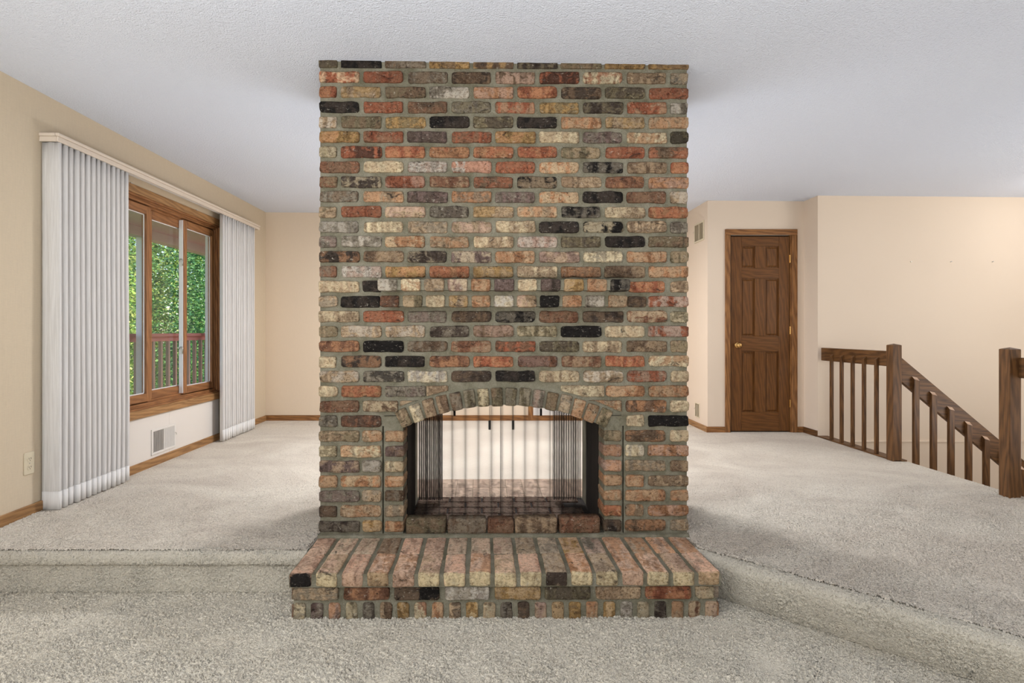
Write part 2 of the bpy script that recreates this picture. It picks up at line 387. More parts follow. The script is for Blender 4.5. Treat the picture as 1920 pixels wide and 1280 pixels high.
# ceiling
b = MB(); xs = [XL-.2, -.87, 1.04, 3.3, 6.7]
for i in range(4):
    x0, x1 = xs[i], xs[i+1]
    b.add([(x0, -2.7, ceil_z(x0)), (x1, -2.7, ceil_z(x1)), (x1, YF+.2, ceil_z(x1)), (x0, YF+.2, ceil_z(x0)),
           (x0, -2.7, ceil_z(x0)+.1), (x1, -2.7, ceil_z(x1)+.1), (x1, YF+.2, ceil_z(x1)+.1), (x0, YF+.2, ceil_z(x0)+.1)],
          [(0, 3, 2, 1), (4, 5, 6, 7), (0, 1, 5, 4), (2, 3, 7, 6), (0, 4, 7, 3), (1, 2, 6, 5)])
struct(b.build('ceiling', M['ceiling']))
# left wall with window hole
WY0, WY1, WZ0, WZ1 = 3.72, 5.39, .64, 2.325
b = MB(); T = .16
for a, c in (((XL-T, -2.7, 0), (XL, WY0, TOP)), ((XL-T, WY1, 0), (XL, YF+.16, TOP)), ((XL-T, WY0, 0), (XL, WY1, WZ0)), ((XL-T, WY0, WZ1), (XL, WY1, TOP))): b.box(a, c)
wl = struct(b.build('wall_left', M['wall_linen']))
MB().box((XL, 3.3, ZU+.06), (XL+.004, 4.50, .613)).box((XL, 4.502, ZU+.06), (XL+.0035, 5.33, .613)).build('lower_wall_panel', M['wall_white'], wl)
struct(MB().box((XL-.16, YF, 0), (XC+.1, YF+.16, TOP)).build('wall_far', M['wall_far']))
struct(MB().box((XC, YD+.12, 0), (XC+.12, YF+.16, TOP)).build('wall_corridor', M['wall_paint']))
b = MB(); DX0, DX1, DZ1 = 2.535, 3.170, 2.275
b.box((XC, YD, 0), (DX0, YD+.12, TOP)).box((DX1, YD, 0), (XR+.12, YD+.12, TOP)).box((DX0, YD, DZ1), (DX1, YD+.12, TOP))
struct(b.build('wall_door', M['wall_paint']))
struct(MB().box((XR, YR+.12, 0), (XR+.12, YD, TOP)).build('wall_return', M['wall_paint']))
b = MB().box((XR, YR, .164), (6.6, YR+.12, TOP)).box((XR, YR-.012, -1.7), (6.6, YR+.12, .164))
b.box((XR+.1, YR-.02, .158), (6.6, YR, .168))
struct(b.build('wall_stairwell', M['wall_paint']))
struct(MB().box((6.5, -2.7, -1.7), (6.6, YR+.1, TOP)).build('wall_right', M['wall_paint']))
struct(MB().box((XL-.1, -2.7, -1.7), (6.6, -2.6, TOP)).build('wall_behind', M['wall_white']))
struct(MB().box((3.41, -2.7, -1.7), (6.6, YR+.1, -1.62)).build('floor_stairwell', M['carpet']))
# baseboards
def bb(name, a, c, m):
    struct(MB().box(a, c).build(name, m, bevel=.004))
bb('baseboard_left', (XL, 2.5, ZU-.01), (XL+.014, YF, ZU+.064), M['oak_y'])
bb('baseboard_far', (XL, YF-.014, ZU-.01), (XC, YF, ZU+.064), M['oak_x'])
bb('baseboard_corridor', (XC-.014, YD, ZU-.01), (XC, YF, ZU+.06), M['oak_y'])
bb('baseboard_door_left', (XC-.014, YD-.014, ZU-.01), (2.48, YD, ZU+.06), M['oak_x'])
bb('baseboard_door_right', (3.235, YD-.014, ZU-.01), (XR, YD, ZU+.06), M['oak_x'])
bb('baseboard_return', (XR-.014, YR, ZU-.01), (XR, YD, ZU+.06), M['dark_y'])

# ------------------------------------------------------------------ window
win = struct(empty('window_1', (XL, 4.555, WZ0)))
def wp(name, a, c, m, parent=None, bevel=.003):
    o = MB().box((a[0]-XL, a[1]-4.555, a[2]-WZ0), (c[0]-XL, c[1]-4.555, c[2]-WZ0)).build(name, m, None, bevel=bevel)
    o.parent = parent or win; return o
CO = (3.69, 5.42, .612, 2.355)
wp('casing', (XL, CO[0], CO[3]-.06), (XL+.018, CO[1], CO[3]), M['oak_y'])
wp('casing', (XL, CO[0], CO[2]), (XL+.022, CO[1], CO[2]+.062), M['oak_y'])
wp('casing', (XL, CO[0], CO[2]+.062), (XL+.018, CO[0]+.06, CO[3]-.06), M['oak_z'])
wp('casing', (XL, CO[1]-.06, CO[2]+.062), (XL+.018, CO[1], CO[3]-.06), M['oak_z'])
FY0, FY1, FZ0, FZ1 = 3.75, 5.36, .674, 2.295
# stepped jamb liner: three steps going outwards
for i, (x0, x1, s) in enumerate(((XL-.022, XL+.004, .0), (XL-.034, XL-.022, .010), (XL-.064, XL-.034, .024), (XL-.12, XL-.064, .040))):
    wp('head_track', (x0, FY0-.01, FZ1-s-.012), (x1, FY1+.01, FZ1+.01), M['sash_y'])
    wp('sill_track', (x0, FY0-.01, FZ0-.02), (x1, FY1+.01, FZ0+s+.012), M['sash_y'])
    wp('side_track', (x0, FY1-s-.008, FZ0), (x1, FY1+.02, FZ1), M['white_ext'] if i == 3 else M['sash_z'])
    wp('side_track', (x0, FY0-.02, FZ0), (x1, FY0+s+.008, FZ1), M['sash_z'])
def sash(y0, y1, z0, z1, xf, t, wd, rail):
    s = empty('sash', (xf-XL, (y0+y1)/2-4.555, z0-WZ0), parent=win)
    def q(n, a, c, m, bv=.003):
        MB().box((a[0]-xf, a[1]-(y0+y1)/2, a[2]-z0), (c[0]-xf, c[1]-(y0+y1)/2, c[2]-z0)).build(n, m, s, bevel=bv)
    q('stile', (xf-t, y0, z0), (xf, y0+wd, z1), M['sash_z']); q('stile', (xf-t, y1-wd, z0), (xf, y1, z1), M['sash_z'])
    q('rail', (xf-t, y0+wd, z0), (xf, y1-wd, z0+rail), M['sash_y']); q('rail', (xf-t, y0+wd, z1-rail), (xf, y1-wd, z1), M['sash_y'])
    q('pane', (xf-t*.6-.003, y0+wd, z0+rail), (xf-t*.6, y1-wd, z1-rail), M['glass'], 0)
    # pale glazing bead
    g = .007
    for a, c in (((xf-t*.6, y0+wd, z0+rail), (xf-t*.6+.006, y0+wd+g, z1-rail)), ((xf-t*.6, y1-wd-g, z0+rail), (xf-t*.6+.006, y1-wd, z1-rail)),
                 ((xf-t*.6, y0+wd, z0+rail), (xf-t*.6+.006, y1-wd, z0+rail+g)), ((xf-t*.6, y0+wd, z1-rail-g), (xf-t*.6+.006, y1-wd, z1-rail))):
        q('glazing_bead', a, c, M['white_ext'], 0)
    return s
sash(3.79, 4.325, FZ0+.045, FZ1-.048, XL-.036, .04, .058, .062)
sr = sash(4.79, 5.325, FZ0+.045, FZ1-.048, XL-.036, .04, .05, .062)
sash(4.36, 4.90, FZ0+.045, FZ1-.048, XL-.082, .035, .05, .07)
# pale weather strip on the meeting edge of the right sash, and latches
wp('weather_strip', (XL-.078, 4.784, FZ0+.05), (XL-.042, 4.7895, FZ1-.05), M['white_ext'])
for z in (1.867, 1.098):
    lt = empty('latch', (-.055, 4.782-4.555, z-WZ0), parent=win)
    MB().prism([(-.012, -.03), (.012, -.03), (.014, -.02), (.014, .02), (.01, .032), (-.01, .032), (-.014, .02), (-.014, -.02)], -.006, 0).build('latch_plate', M['white_plastic'], lt, bevel=.002)
    pts = [(.004+.016*math.cos(a), -.012, .012+.022*math.sin(a)) for a in [PI*1.0-PI*1.15*i/9 for i in range(10)]]+[(.018, -.012, -.025)]
    MB().tube(pts, .0045, 6).build('latch_lever', M['steel'], lt, smooth=True)

# ------------------------------------------------------------------ drapes and valance
val = tag(empty('valance', (XL, 4.6, 2.385)), 'long painted wooden valance board above the window and drapes', 'valance')
def vb(n, a, c, m=M['valance'], bv=.003):
    MB().box((a[0]-XL, a[1]-4.6, a[2]-2.385), (c[0]-XL, c[1]-4.6, c[2]-2.385)).build(n, m, val, bevel=bv)
VY0, VY1 = 3.2, 6.03; VX = XL+.112
vb('fascia', (VX-.012, VY0, 2.385), (VX, VY1, 2.415)); vb('moulding', (VX-.016, VY0-.004, 2.4155), (VX+.006, VY1+.004, 2.435), bv=.005)
vb('end_board', (XL, VY0, 2.385), (VX-.012, VY0+.012, 2.415)); vb('moulding', (XL, VY0-.006, 2.4155), (VX-.016, VY0+.012, 2.435), bv=.005)
vb('end_board', (XL, VY1-.012, 2.385), (VX-.012, VY1, 2.435)); vb('top_board', (XL, VY0+.012, 2.42), (VX-.016, VY1-.012, 2.428))
vb('traverse_rod', (XL+.05, VY0+.02, 2.392), (XL+.075, VY1-.02, 2.408), M['white_plastic'])
for y in (4.02, 4.92):
    MB().box((.001, y-.006-4.6, -.075), (.008, y+.004-4.6, -.02)).box((.001, y+.010-4.6, -.075), (.008, y+.018-4.6, -.02)).build('carrier_clip', M['white_plastic'], val)
def drape(name, y0, y1, npl, near_return, label, seed):
    rnd = random.Random(seed); root = tag(empty(name, (XL, (y0+y1)/2, ZU)), label, 'curtain', None)
    # plan outline of the cloth, from near end to far end
    pts = []
    xw, xf_ = .006, .104
    if near_return:
        for i in range(7):
            t = i/6; pts.append((xw+(xf_-xw)*t, y0+.004*math.sin(t*9)))
        pts.append((xf_+.004, y0+.006))
    n = npl*10
    for i in range(n+1):
        ph = i/10*2*PI; y = y0+.012+(y1-y0-.012)*i/n+.0055*math.sin(2*ph)
        pts.append((xf_-.012+.016*math.cos(ph)*(1+.2*math.sin(i*.37+seed)), y))
    if not near_return:
        for i in range(1, 6): pts.append((xf_-(xf_-xw)*i/5, y1+.004*math.sin(i*2)))
    def sheet(z0, z1, nz, off, nm, mat):
        v = []; f = []; m = len(pts)
        for j in range(nz+1):
            z = z0+(z1-z0)*j/nz
            for i, (x, y) in enumerate(pts):
                p0 = pts[max(i-1, 0)]; p1 = pts[min(i+1, m-1)]; tx, ty = p1[0]-p0[0], p1[1]-p0[1]; L = math.hypot(tx, ty) or 1
                nx, ny = ty/L, -tx/L
                low = max(0, 1-(z-ZU)/2.2)
                dx = .010*low*mnoise.noise(Vector((y*6+seed, z*.5, 1))); dy = .014*low*mnoise.noise(Vector((y*5, z*.6, 7+seed)))
                zz = z+(.006*mnoise.noise(Vector((y*20, 3, seed))) if j == 0 else 0)
                v.append((x+dx+nx*off, y+dy+ny*off-(y0+y1)/2, zz-ZU))
        for j in range(nz):
            for i in range(m-1): f.append((j*m+i, j*m+i+1, (j+1)*m+i+1, (j+1)*m+i))
        o = MB().add(v, f).build(nm, mat, root, smooth=True)
        md = o.modifiers.new('solid', 'SOLIDIFY'); md.thickness = .0015; md.offset = 0
        return o
    sheet(ZU+.012, 2.384, 16, 0, 'cloth', M['drape'])
    sheet(ZU+.010, ZU+.115, 2, .0022, 'hem', M['hem'])
    return root
drape('pleated_drape', 3.215, 3.83, 13, True, 'wide off white pleated floor length drape at near side of window', 3)
drape('pleated_drape', 5.17, 5.90, 15, False, 'narrow looking off white pleated drape beyond window, next to far corner', 8)

# ------------------------------------------------------------------ registers, outlet, nail holes
def register(loc, w_, h_, axis, label, name='wall_register', twodir=True, frame=M['white_plastic'], fw=.018):
    r = tag(empty(name, loc), label, 'vent')
    # built in local plane: u along, z up, protruding p
    s = 1 if axis == 'left' else -1
    def q(n, u0, u1, z0, z1, p0, p1, m, bv=.0015):
        a = (min(s*p0, s*p1), u0, z0); c = (max(s*p0, s*p1), u1, z1); return MB().box(a, c).build(n, m, r, bevel=bv)
    q('backing', -w_/2+fw, w_/2-fw, fw, h_-fw, .0005, .002, M['duct_grey'], 0)
    q('frame', -w_/2, w_/2, 0, fw, 0, .009, frame); q('frame', -w_/2, w_/2, h_-fw, h_, 0, .009, frame)
    q('frame', -w_/2, -w_/2+fw, fw, h_-fw, 0, .009, frame); q('frame', w_/2-fw, w_/2, fw, h_-fw, 0, .009, frame)
    q('divider', -.004, .004, fw, h_-fw, .001, .009, frame)
    nn = int((w_-2*fw)/.009)
    for i in range(nn):
        u = -w_/2+fw+.0045+i*(w_-2*fw-.009)/(nn-1)
        if abs(u) < .006: continue
        sg = (1 if u < 0 else -1) if twodir else 1
        MB().prism([(s*.001, u-.0008+sg*.0025), (s*.001, u+.0008+sg*.0025), (s*.008, u+.0008-sg*.0025), (s*.008, u-.0008-sg*.0025)], fw, h_-fw, 'z').build('louver', frame, r)
    MB().tube([(s*.009, w_/2-.008, h_*.62), (s*.018, w_/2-.008, h_*.6), (s*.02, w_/2-.008, h_*.52)], .002, 5).build('lever', M['steel'], r)
    return r
register((XL+.004, 4.418, .298), .325, .2, 'left', 'white rectangular floor level register below the window')
register((XC, 5.93, 2.24), .27, .21, 'right', 'cream square vent high on wall beside the chimney', frame=M['ivory'], twodir=False)
register((XC, 5.98, .325), .12, .155, 'right', 'small grey register low on wall behind the chimney corner', frame=M['ivory'], twodir=False, fw=.008)
ot = tag(empty('electrical_outlet', (XL, 3.128, .45)), 'ivory duplex electrical outlet on wall left of the drapes', 'outlet')
MB().prism([(-.032, .0), (.032, .0), (.035, .003), (.035, .122), (.032, .125), (-.032, .125), (-.035, .122), (-.035, .003)], 0, .006, 'x').build('cover_plate', M['ivory'], ot, bevel=.002)
for z in (.038, .086):
    MB().prism([(.0165*math.cos(a), z+max(-.0135, min(.0135, .0175*math.sin(a)))) for a in [2*PI*i/20 for i in range(20)]], .006, .0085, 'x').build('socket', M['ivory'], ot)
    MB().box((.0085, -.008, z-.001), (.0089, -.006, z+.008)).box((.0085, .005, z-.001), (.0089, .0075, z+.009)).box((.0085, -.002, z-.009), (.0089, .002, z-.005)).build('socket_slots', M['dark_gap'], ot)
MB().tube([(.006, 0, .062), (.008, 0, .062)], .003, 8).build('screw', M['steel'], ot)
for i, px in enumerate((1707, 1782, 1860)):
    X = (px-CX)*YR/F; Z = EYE+(CY-491)*YR/F
    o = MB().tube([(0, 0, 0), (0, -.014, .003)], .003, 6).tube([(0, -.014, .003), (0, -.0155, .003)], .006, 8).build('nail', M['steel'], loc=(X, YR, Z))
    tag(o, ['small picture nail in stairwell wall, nearest to the door', 'small picture nail in stairwell wall, middle of three', 'small picture nail in stairwell wall, farthest right of three'][i], 'nail', 'picture nails in the stairwell wall')

# ------------------------------------------------------------------ door
def six_panel(name, x0, x1, z0, z1, y, rows, cols, kn, hinges, loc):
    d = struct(empty(name, loc)); ox, oy, oz = loc
    def q(n, a, c, m, bv=.002, parent=d):
        return MB().box((a[0]-ox, a[1]-oy, a[2]-oz), (c[0]-ox, c[1]-oy, c[2]-oz)).build(n, m, parent, bevel=bv)
    leaf = empty('door_leaf', (x0-ox, y-oy, 0), parent=d)
    def L(n, a, c, m, bv=.003):
        return MB().box((a[0]-x0, a[1]-y, a[2]-oz), (c[0]-x0, c[1]-y, c[2]-oz)).build(n, m, leaf, bevel=bv)
    zs = [z0]+[v for r in rows for v in r]+[z1]
    L('stile', (x0, y, z0), (cols[0][0], y+.035, z1), M['door_z']); L('stile', (cols[1][1], y, z0), (x1, y+.035, z1), M['door_z'])
    for i in range(0, len(zs), 2): L('rail', (cols[0][0], y+.0005, zs[i]), (cols[1][1], y+.035, zs[i+1]), M['door_x'])
    for (a, c) in rows: L('mullion', (cols[0][1], y+.0008, a), (cols[1][0], y+.035, c), M['door_z'])
    for (a, c) in rows:
        for (u, v) in cols:
            L('panel_groove', (u, y+.016, a), (v, y+.03, c), M['door_z'], 0)
            g = .013; e = .012
            vv = [(u+g, y+.0155, a+g), (v-g, y+.0155, a+g), (v-g, y+.0155, c-g), (u+g, y+.0155, c-g), (u+g+e, y+.006, a+g+e), (v-g-e, y+.006, a+g+e), (v-g-e, y+.006, c-g-e), (u+g+e, y+.006, c-g-e)]
            MB().add([(p[0]-x0, p[1]-y, p[2]-oz) for p in vv], [(4, 5, 6, 7), (0, 1, 5, 4), (1, 2, 6, 5), (2, 3, 7, 6), (3, 0, 4, 7)]).build('raised_panel', M['door_z'], leaf)
    kx, kz = kn
    b_ = MB()
    prof_ = [(.0, .030), (-.004, .030), (-.008, .024), (-.010, .011), (-.03, .010), (-.034, .018), (-.042, .026), (-.052, .027), (-.060, .020), (-.063, .002)]
    b_.tube([(kx-x0, p[0], kz-oz) for p in prof_], [p[1] for p in prof_], 20); b_.build('door_knob', M['brass'], leaf, smooth=True)
    for hz in hinges:
        MB().tube([(x1-x0+.004, -.006, hz-.04-oz), (x1-x0+.004, -.006, hz+.04-oz)], .006, 8).box((x1-x0-.004, -.003, hz-.04-oz), (x1-x0+.012, .002, hz+.04-oz)).build('hinge', M['brass'], leaf)
    return d, q
SD = YD/F
zpx = lambda y, d=YD: EYE-(y-CY)*d/F
xpx = lambda x, d=YD: (x-CX)*d/F
rows = [(zpx(773), zpx(659)), (zpx(630), zpx(522)), (zpx(502), zpx(461))]
cols = [(xpx(1391), xpx(1416)), (xpx(1436), xpx(1461))]
d1, q = six_panel('door_1', xpx(1370.5), xpx(1481), ZU+.012, zpx(443), YD+.006, rows, cols, (xpx(1383), zpx(647)), (zpx(485), zpx(619), zpx(756)), (2.85, YD, ZU))
q('casing', (2.48, YD-.018, ZU), (2.535, YD, 2.275), M['oak_z'], .005); q('casing', (3.178, YD-.018, ZU), (3.235, YD, 2.275), M['oak_z'], .005)
q('casing', (2.48, YD-.018, 2.275), (3.235, YD, 2.334), M['oak_x'], .005)
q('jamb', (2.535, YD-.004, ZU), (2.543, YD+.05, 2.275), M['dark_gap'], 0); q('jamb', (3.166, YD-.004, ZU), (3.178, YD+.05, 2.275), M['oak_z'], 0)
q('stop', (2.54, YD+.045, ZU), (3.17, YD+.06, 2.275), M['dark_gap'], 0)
# casing seen through the firebox on the far wall
d2 = struct(empty('door_2', (.8, YF, ZU)))
for x in (.475, 1.23): MB().box((x-.8, -.02, 0), (x+.06-.8, 0, 2.08)).build('casing', M['oak_z'], d2, bevel=.004)
MB().box((.475-.8, -.02, 2.08), (1.29-.8, 0, 2.14)).build('casing', M['oak_x'], d2, bevel=.004)
MB().box((.535-.8, -.012, .01), (1.23-.8, -.001, 2.08)).build('door_leaf', M['wall_white'], d2, bevel=.004)

# ------------------------------------------------------------------ brick fireplace
S = 2.8/F; U0 = 597.0; CH_W = 1.909
fp = tag(empty('brick_fireplace', (-.871, 2.8, 0), math.radians(.5)), 'tall see-through fireplace of mixed reclaimed bricks with arched opening and raised hearth', 'fireplace')
un = lambda px: (px-U0)*S
zn = lambda py: EYE-(py-CY)*S
PAL = {'R': (154, 90, 64), 'r': (130, 90, 68), 'O': (172, 124, 88), 'o': (166, 132, 82), 'T': (172, 148, 118), 'C': (200, 184, 150), 'W': (184, 176, 164),
       'P': (174, 144, 128), 'G': (126, 118, 104), 'g': (114, 104, 80), 'D': (70, 60, 53), 'K': (34, 31, 30), 'B': (116, 94, 74), 'V': (118, 98, 92),
       'H': (190, 160, 138), 'h': (182, 144, 122), 'J': (172, 154, 132)}
rb = random.Random(11)
def rbox_mesh(name, w_, h_, d_, r, seed, amp=.0028, nx=5, nz=3, taper=0, fn=None, back=False, ro=0):
    """rounded, slightly worn brick; front at y=0, running back to y=d_; centred in x and z"""
    def axis(a, n):
        return [-a, -a+r*.5, -a+r*1.3]+[-a+r*1.3+(2*a-2.6*r)*i/n for i in range(1, n)]+[a-r*1.3, a-r*.5, a]
    xs_, zs_ = axis(w_/2, nx), axis(h_/2, nz); ny = max(1, int(d_/.05)); ys_ = [0, r*.5, r*1.3]+[r*1.3+(d_-r*1.3)*i/ny for i in range(1, ny+1)]
    idx = {}; V = []; Fc = []
    sd_ = Vector((seed*7.31, seed*3.17, seed*1.7))
    def vert(i, j, k_):
        key = (i, j, k_)
        if key in idx: return idx[key]
        p = Vector((xs_[i], ys_[j], zs_[k_]))
        q_ = Vector((max(-w_/2+r, min(w_/2-r, p.x)), max(r, p.y), max(-h_/2+r, min(h_/2-r, p.z))))
        dv = p-q_
        if dv.length > r and dv.length > 0: p = q_+dv.normalized()*r
        if ro:
            lx, lz = w_/2-ro, h_/2-ro; ex, ez = abs(p.x)-lx, abs(p.z)-lz
            if ex > 0 and ez > 0:
                L_ = math.hypot(ex, ez); m_ = max(ex, ez)
                p.x = math.copysign(lx+ex*m_/L_, p.x); p.z = math.copysign(lz+ez*m_/L_, p.z)
        n1_ = mnoise.noise_vector(p*16+sd_); n2_ = mnoise.noise_vector(p*45+sd_)
        p = p+n1_*amp+n2_*amp*.55
        if taper: p.x *= 1+taper*(p.z/(h_/2))
        if fn: p = fn(p)
        idx[key] = len(V); V.append(tuple(p)); return idx[key]
    X, Y, Z = len(xs_)-1, len(ys_)-1, len(zs_)-1
    for i in range(X):
        for k_ in range(Z):
            Fc.append((vert(i, 0, k_), vert(i+1, 0, k_), vert(i+1, 0, k_+1), vert(i, 0, k_+1)))
            if back: Fc.append((vert(i, Y, k_), vert(i, Y, k_+1), vert(i+1, Y, k_+1), vert(i+1, Y, k_)))
    for j in range(Y):
        for i in range(X):
            Fc.append((vert(i, j, 0), vert(i, j+1, 0), vert(i+1, j+1, 0), vert(i+1, j, 0)))
            Fc.append((vert(i, j, Z), vert(i+1, j, Z), vert(i+1, j+1, Z), vert(i, j+1, Z)))
        for k_ in range(Z):
            Fc.append((vert(0, j, k_), vert(0, j, k_+1), vert(0, j+1, k_+1), vert(0, j+1, k_)))
            Fc.append((vert(X, j, k_), vert(X, j+1, k_), vert(X, j+1, k_+1), vert(X, j, k_+1)))
    me = bpy.data.meshes.new(name); me.from_pydata(V, [], Fc); me.update()
    me.polygons.foreach_set('use_smooth', [True]*len(Fc)); me.materials.append(M['brick']); return me
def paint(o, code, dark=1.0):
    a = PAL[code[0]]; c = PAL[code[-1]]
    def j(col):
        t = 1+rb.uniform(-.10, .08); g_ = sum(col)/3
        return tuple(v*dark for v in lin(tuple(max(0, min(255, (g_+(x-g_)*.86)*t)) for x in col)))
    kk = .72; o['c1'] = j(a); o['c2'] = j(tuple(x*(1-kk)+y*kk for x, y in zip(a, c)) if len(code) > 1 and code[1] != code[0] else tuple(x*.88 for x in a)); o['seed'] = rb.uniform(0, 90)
    return o
BH = .0585; PIT = .0771; BL = .2095; SH = .094; PX = .2269; Z0 = zn(998)
longs = [rbox_mesh('brick_long', BL, BH, .06, .008, i, amp=.0042, nx=7, ro=(.008, .012, .017)[i % 3]) for i in range(16)]
shorts = [rbox_mesh('brick_short', SH, BH, .06, .008, 50+i, nx=4, amp=.004, ro=(.009, .013)[i % 2]) for i in range(8)]
AX, AZ, AR = un(945), zn(1213.5), 451.5*S         # arch centre and radius
AROUT = AR+.098
OU0, OU1 = un(757), un(1133)
ZSPR = zn(804)
breast = empty('chimney_breast', (0, 0, 0), parent=fp)
def put(parent, w_, u, z, code, y=0.0, me=None, nm='brick'):
    """brick with left edge u, bottom z, width w_"""
    if me is None:
        me, bw = (rb.choice(longs), BL) if w_ > .15 else (rb.choice(shorts), SH)
    else: bw = w_
    sx = w_/bw*rb.uniform(.985, 1.01)
    o = inst(nm, me, parent, (u+w_/2, y+rb.uniform(-.003, .002), z+BH/2+rb.uniform(-.0015, .0015)), (0, rb.uniform(-.009, .009), rb.uniform(-.014, .014)), (sx, 1, rb.uniform(.96, 1.04)))
    return paint(o, code)
def clip_brick(parent, u0, u1, k, code):
    z = Z0+k*PIT; cx_, cz_ = (u0+u1)/2, z+BH/2; RC = AROUT+.014
    def fn(p):
        du, dz = p.x+cx_-AX, p.z+cz_-AZ; r_ = math.hypot(du, dz)
        if r_ < RC:
            # slide up vertically or sideways to the circle, whichever is shorter
            vz = math.sqrt(max(0, RC*RC-du*du))-dz; vx = math.sqrt(max(0, RC*RC-dz*dz))-abs(du)
            if vz < vx*1.5: p.z = min(p.z+vz, BH/2)
            else: p.x += math.copysign(vx, du)
        return p
    me = rbox_mesh('brick_cut', u1-u0, BH, .06, .006, 80+k+u0*7, nx=8, nz=4, fn=fn)
    o = inst('brick', me, parent, (cx_, 0, cz_)); return paint(o, code)
ROWS = {31: 'gD KD BG oB Bo Dg gB oB oB', 30: 'RC Rr GB BK BP RK CR TB GT', 29: 'RO To Bg GW OP RO BK gD Rr', 28: 'KD Rr Br Gg RT og Dg RT GW',
        27: 'TW gB og KD gD KD OT To TO', 26: 'oO RB VD RB oO CT VG CO gK', 25: 'Cg RK RO OR OR RO gT Rr BR', 24: 'rB CT WP WR Rr OC KG BT RO',
        23: 'rg DC RP rT BR KT TB rO OP', 22: 'GB TO VD OG VG OC KD rB TW', 21: 'Tg Rr TP GD To TO KG TC OR', 20: 'GW CT TG TP TC KD KC TB GD',
        19: 'GV GW OC TO TC PW gD KD Bg', 18: 'DO BT DC VC OT PT CG OT gT', 17: 'rG WP oO OR oT TC OB BT OT', 14: 'TC Rr GV BD KG rB DB rC Cg',
        13: 'Tg TW TW DG BP gC KK CT RW', 12: 'rO KK BG rT RB gD TC BT Tg', 11: 'CT DO KD rO RO rV rT RO CO', 10: 'TW GK WC DB KD TC TW RG TC'}
for k_, codes in ROWS.items():
    codes = codes.split(); u = 0
    for i, c in enumerate(codes):
        short = (i == 8) if k_ % 2 == 0 else (i == 0)
        w_ = SH if short else BL
        if k_ == 31:
            zt = ceil_z(-.871+u)-(Z0+k_*PIT)+.004
            me = rbox_mesh('brick_cut', w_, zt, .06, .006, i+200, nx=4, nz=2)
            paint(inst('brick', me, breast, (u+w_/2, 0, Z0+k_*PIT+zt/2)), c)
        else: put(breast, w_-rb.uniform(0, .006), u+rb.uniform(0, .003), Z0+k_*PIT, c)
        u += w_+(.0194 if w_ < .15 else .0174)
def xl(px): return un(px)
# mantel rows: outer bricks
put(breast, BL-.002, 0, Z0+16*PIT, 'TC'); put(breast, .10, xl(679), Z0+16*PIT, 'DK')
put(breast, .19, xl(1180), Z0+16*PIT, 'RO'); put(breast, SH, CH_W-SH, Z0+16*PIT, 'TB')
put(breast, SH, 0, Z0+15*PIT, 'TG'); put(breast, BL, xl(637), Z0+15*PIT, 'KD'); put(breast, .1, xl(1178), Z0+15*PIT, 'BD'); put(breast, .2069, xl(1218), Z0+15*PIT, 'RW')
# rows 7-9 around the arch
p9 = [(0, SH, 'CT'), (SH+.0194, BL, 'OR'), (SH+.0194+PX, BL, 'GV')]
for u, w_, c in p9: put(breast, w_, u, Z0+9*PIT, c)
clip_brick(breast, xl(799), xl(840), 9, 'TB')
clip_brick(breast, xl(1052), xl(1134), 9, 'CT'); put(breast, .205, xl(1137), Z0+9*PIT, 'OT'); put(breast, .2065, xl(1218.5), Z0+9*PIT, 'OT')
put(breast, BL, 0, Z0+8*PIT, 'rB'); put(breast, .178, xl(680), Z0+8*PIT, 'BC'); clip_brick(breast, xl(749), xl(783), 8, 'TT')
clip_brick(breast, xl(1105), xl(1167), 8, 'TO'); put(breast, BL, xl(1176), Z0+8*PIT, 'OD'); put(breast, SH, CH_W-SH, Z0+8*PIT, 'CT')
put(breast, SH, 0, Z0+7*PIT, 'GT'); put(breast, .208, xl(638), Z0+7*PIT, 'rD'); clip_brick(breast, xl(720), xl(748), 7, 'TP')
clip_brick(breast, xl(1141), xl(1167), 7, 'KD'); put(breast, SH, xl(1176), Z0+7*PIT, 'CT'); put(breast, .2069, CH_W-.2075, Z0+7*PIT, 'KK')
SIDE = {6: 'Tg TO OT gT BO CT', 5: 'Cg CO VB PO CW OP', 4: 'VT GW CT PO TG BT', 3: 'OT OC OT OT OT TB', 2: 'GV TG BG TO OT OT', 1: 'DB TO TG OR TO OP', 0: 'DG oT OT DB BO TG'}
for k_, c in SIDE.items():
    c = c.split(); z = Z0+k_*PIT
    if k_ % 2 == 0: put(breast, BL, 0, z, c[0]); put(breast, .099, xl(678.5), z, c[1]); put(breast, BL, xl(1174), z, c[4]); put(breast, SH, CH_W-SH, z, c[5])
    else: put(breast, SH, 0, z, c[0]); put(breast, .209, xl(637.5), z, c[1]); put(breast, SH, xl(1175), z, c[4]); put(breast, .2085, CH_W-.2085, z, c[5])
    put(breast, .100, xl(720.5), z, c[2]).scale[1] = 2.3; put(breast, .095, xl(1133.3), z, c[3]).scale[1] = 2.3
# arch
arch = empty('arch', (0, 0, 0), parent=fp)
half = math.asin(188/451.5); AC = 'Tg CG TB BT BG gG gC gB gG gG GP gB GT TO TO gT'.split()
for i in range(16):
    a = -half-.012+(2*half+.024)*(i+.5)/16
    me = rbox_mesh('brick_arch', .0575, .094, .14, .008, 300+i, nx=2, nz=4, taper=.04, amp=.0025)
    rc = AR+.049+rb.uniform(-.003, .003)
    paint(inst('brick', me, arch, (AX+rc*math.sin(a), -.004+rb.uniform(-.003, .003), AZ+rc*math.cos(a)), (0, a+rb.uniform(-.02, .02), 0)), AC[i])
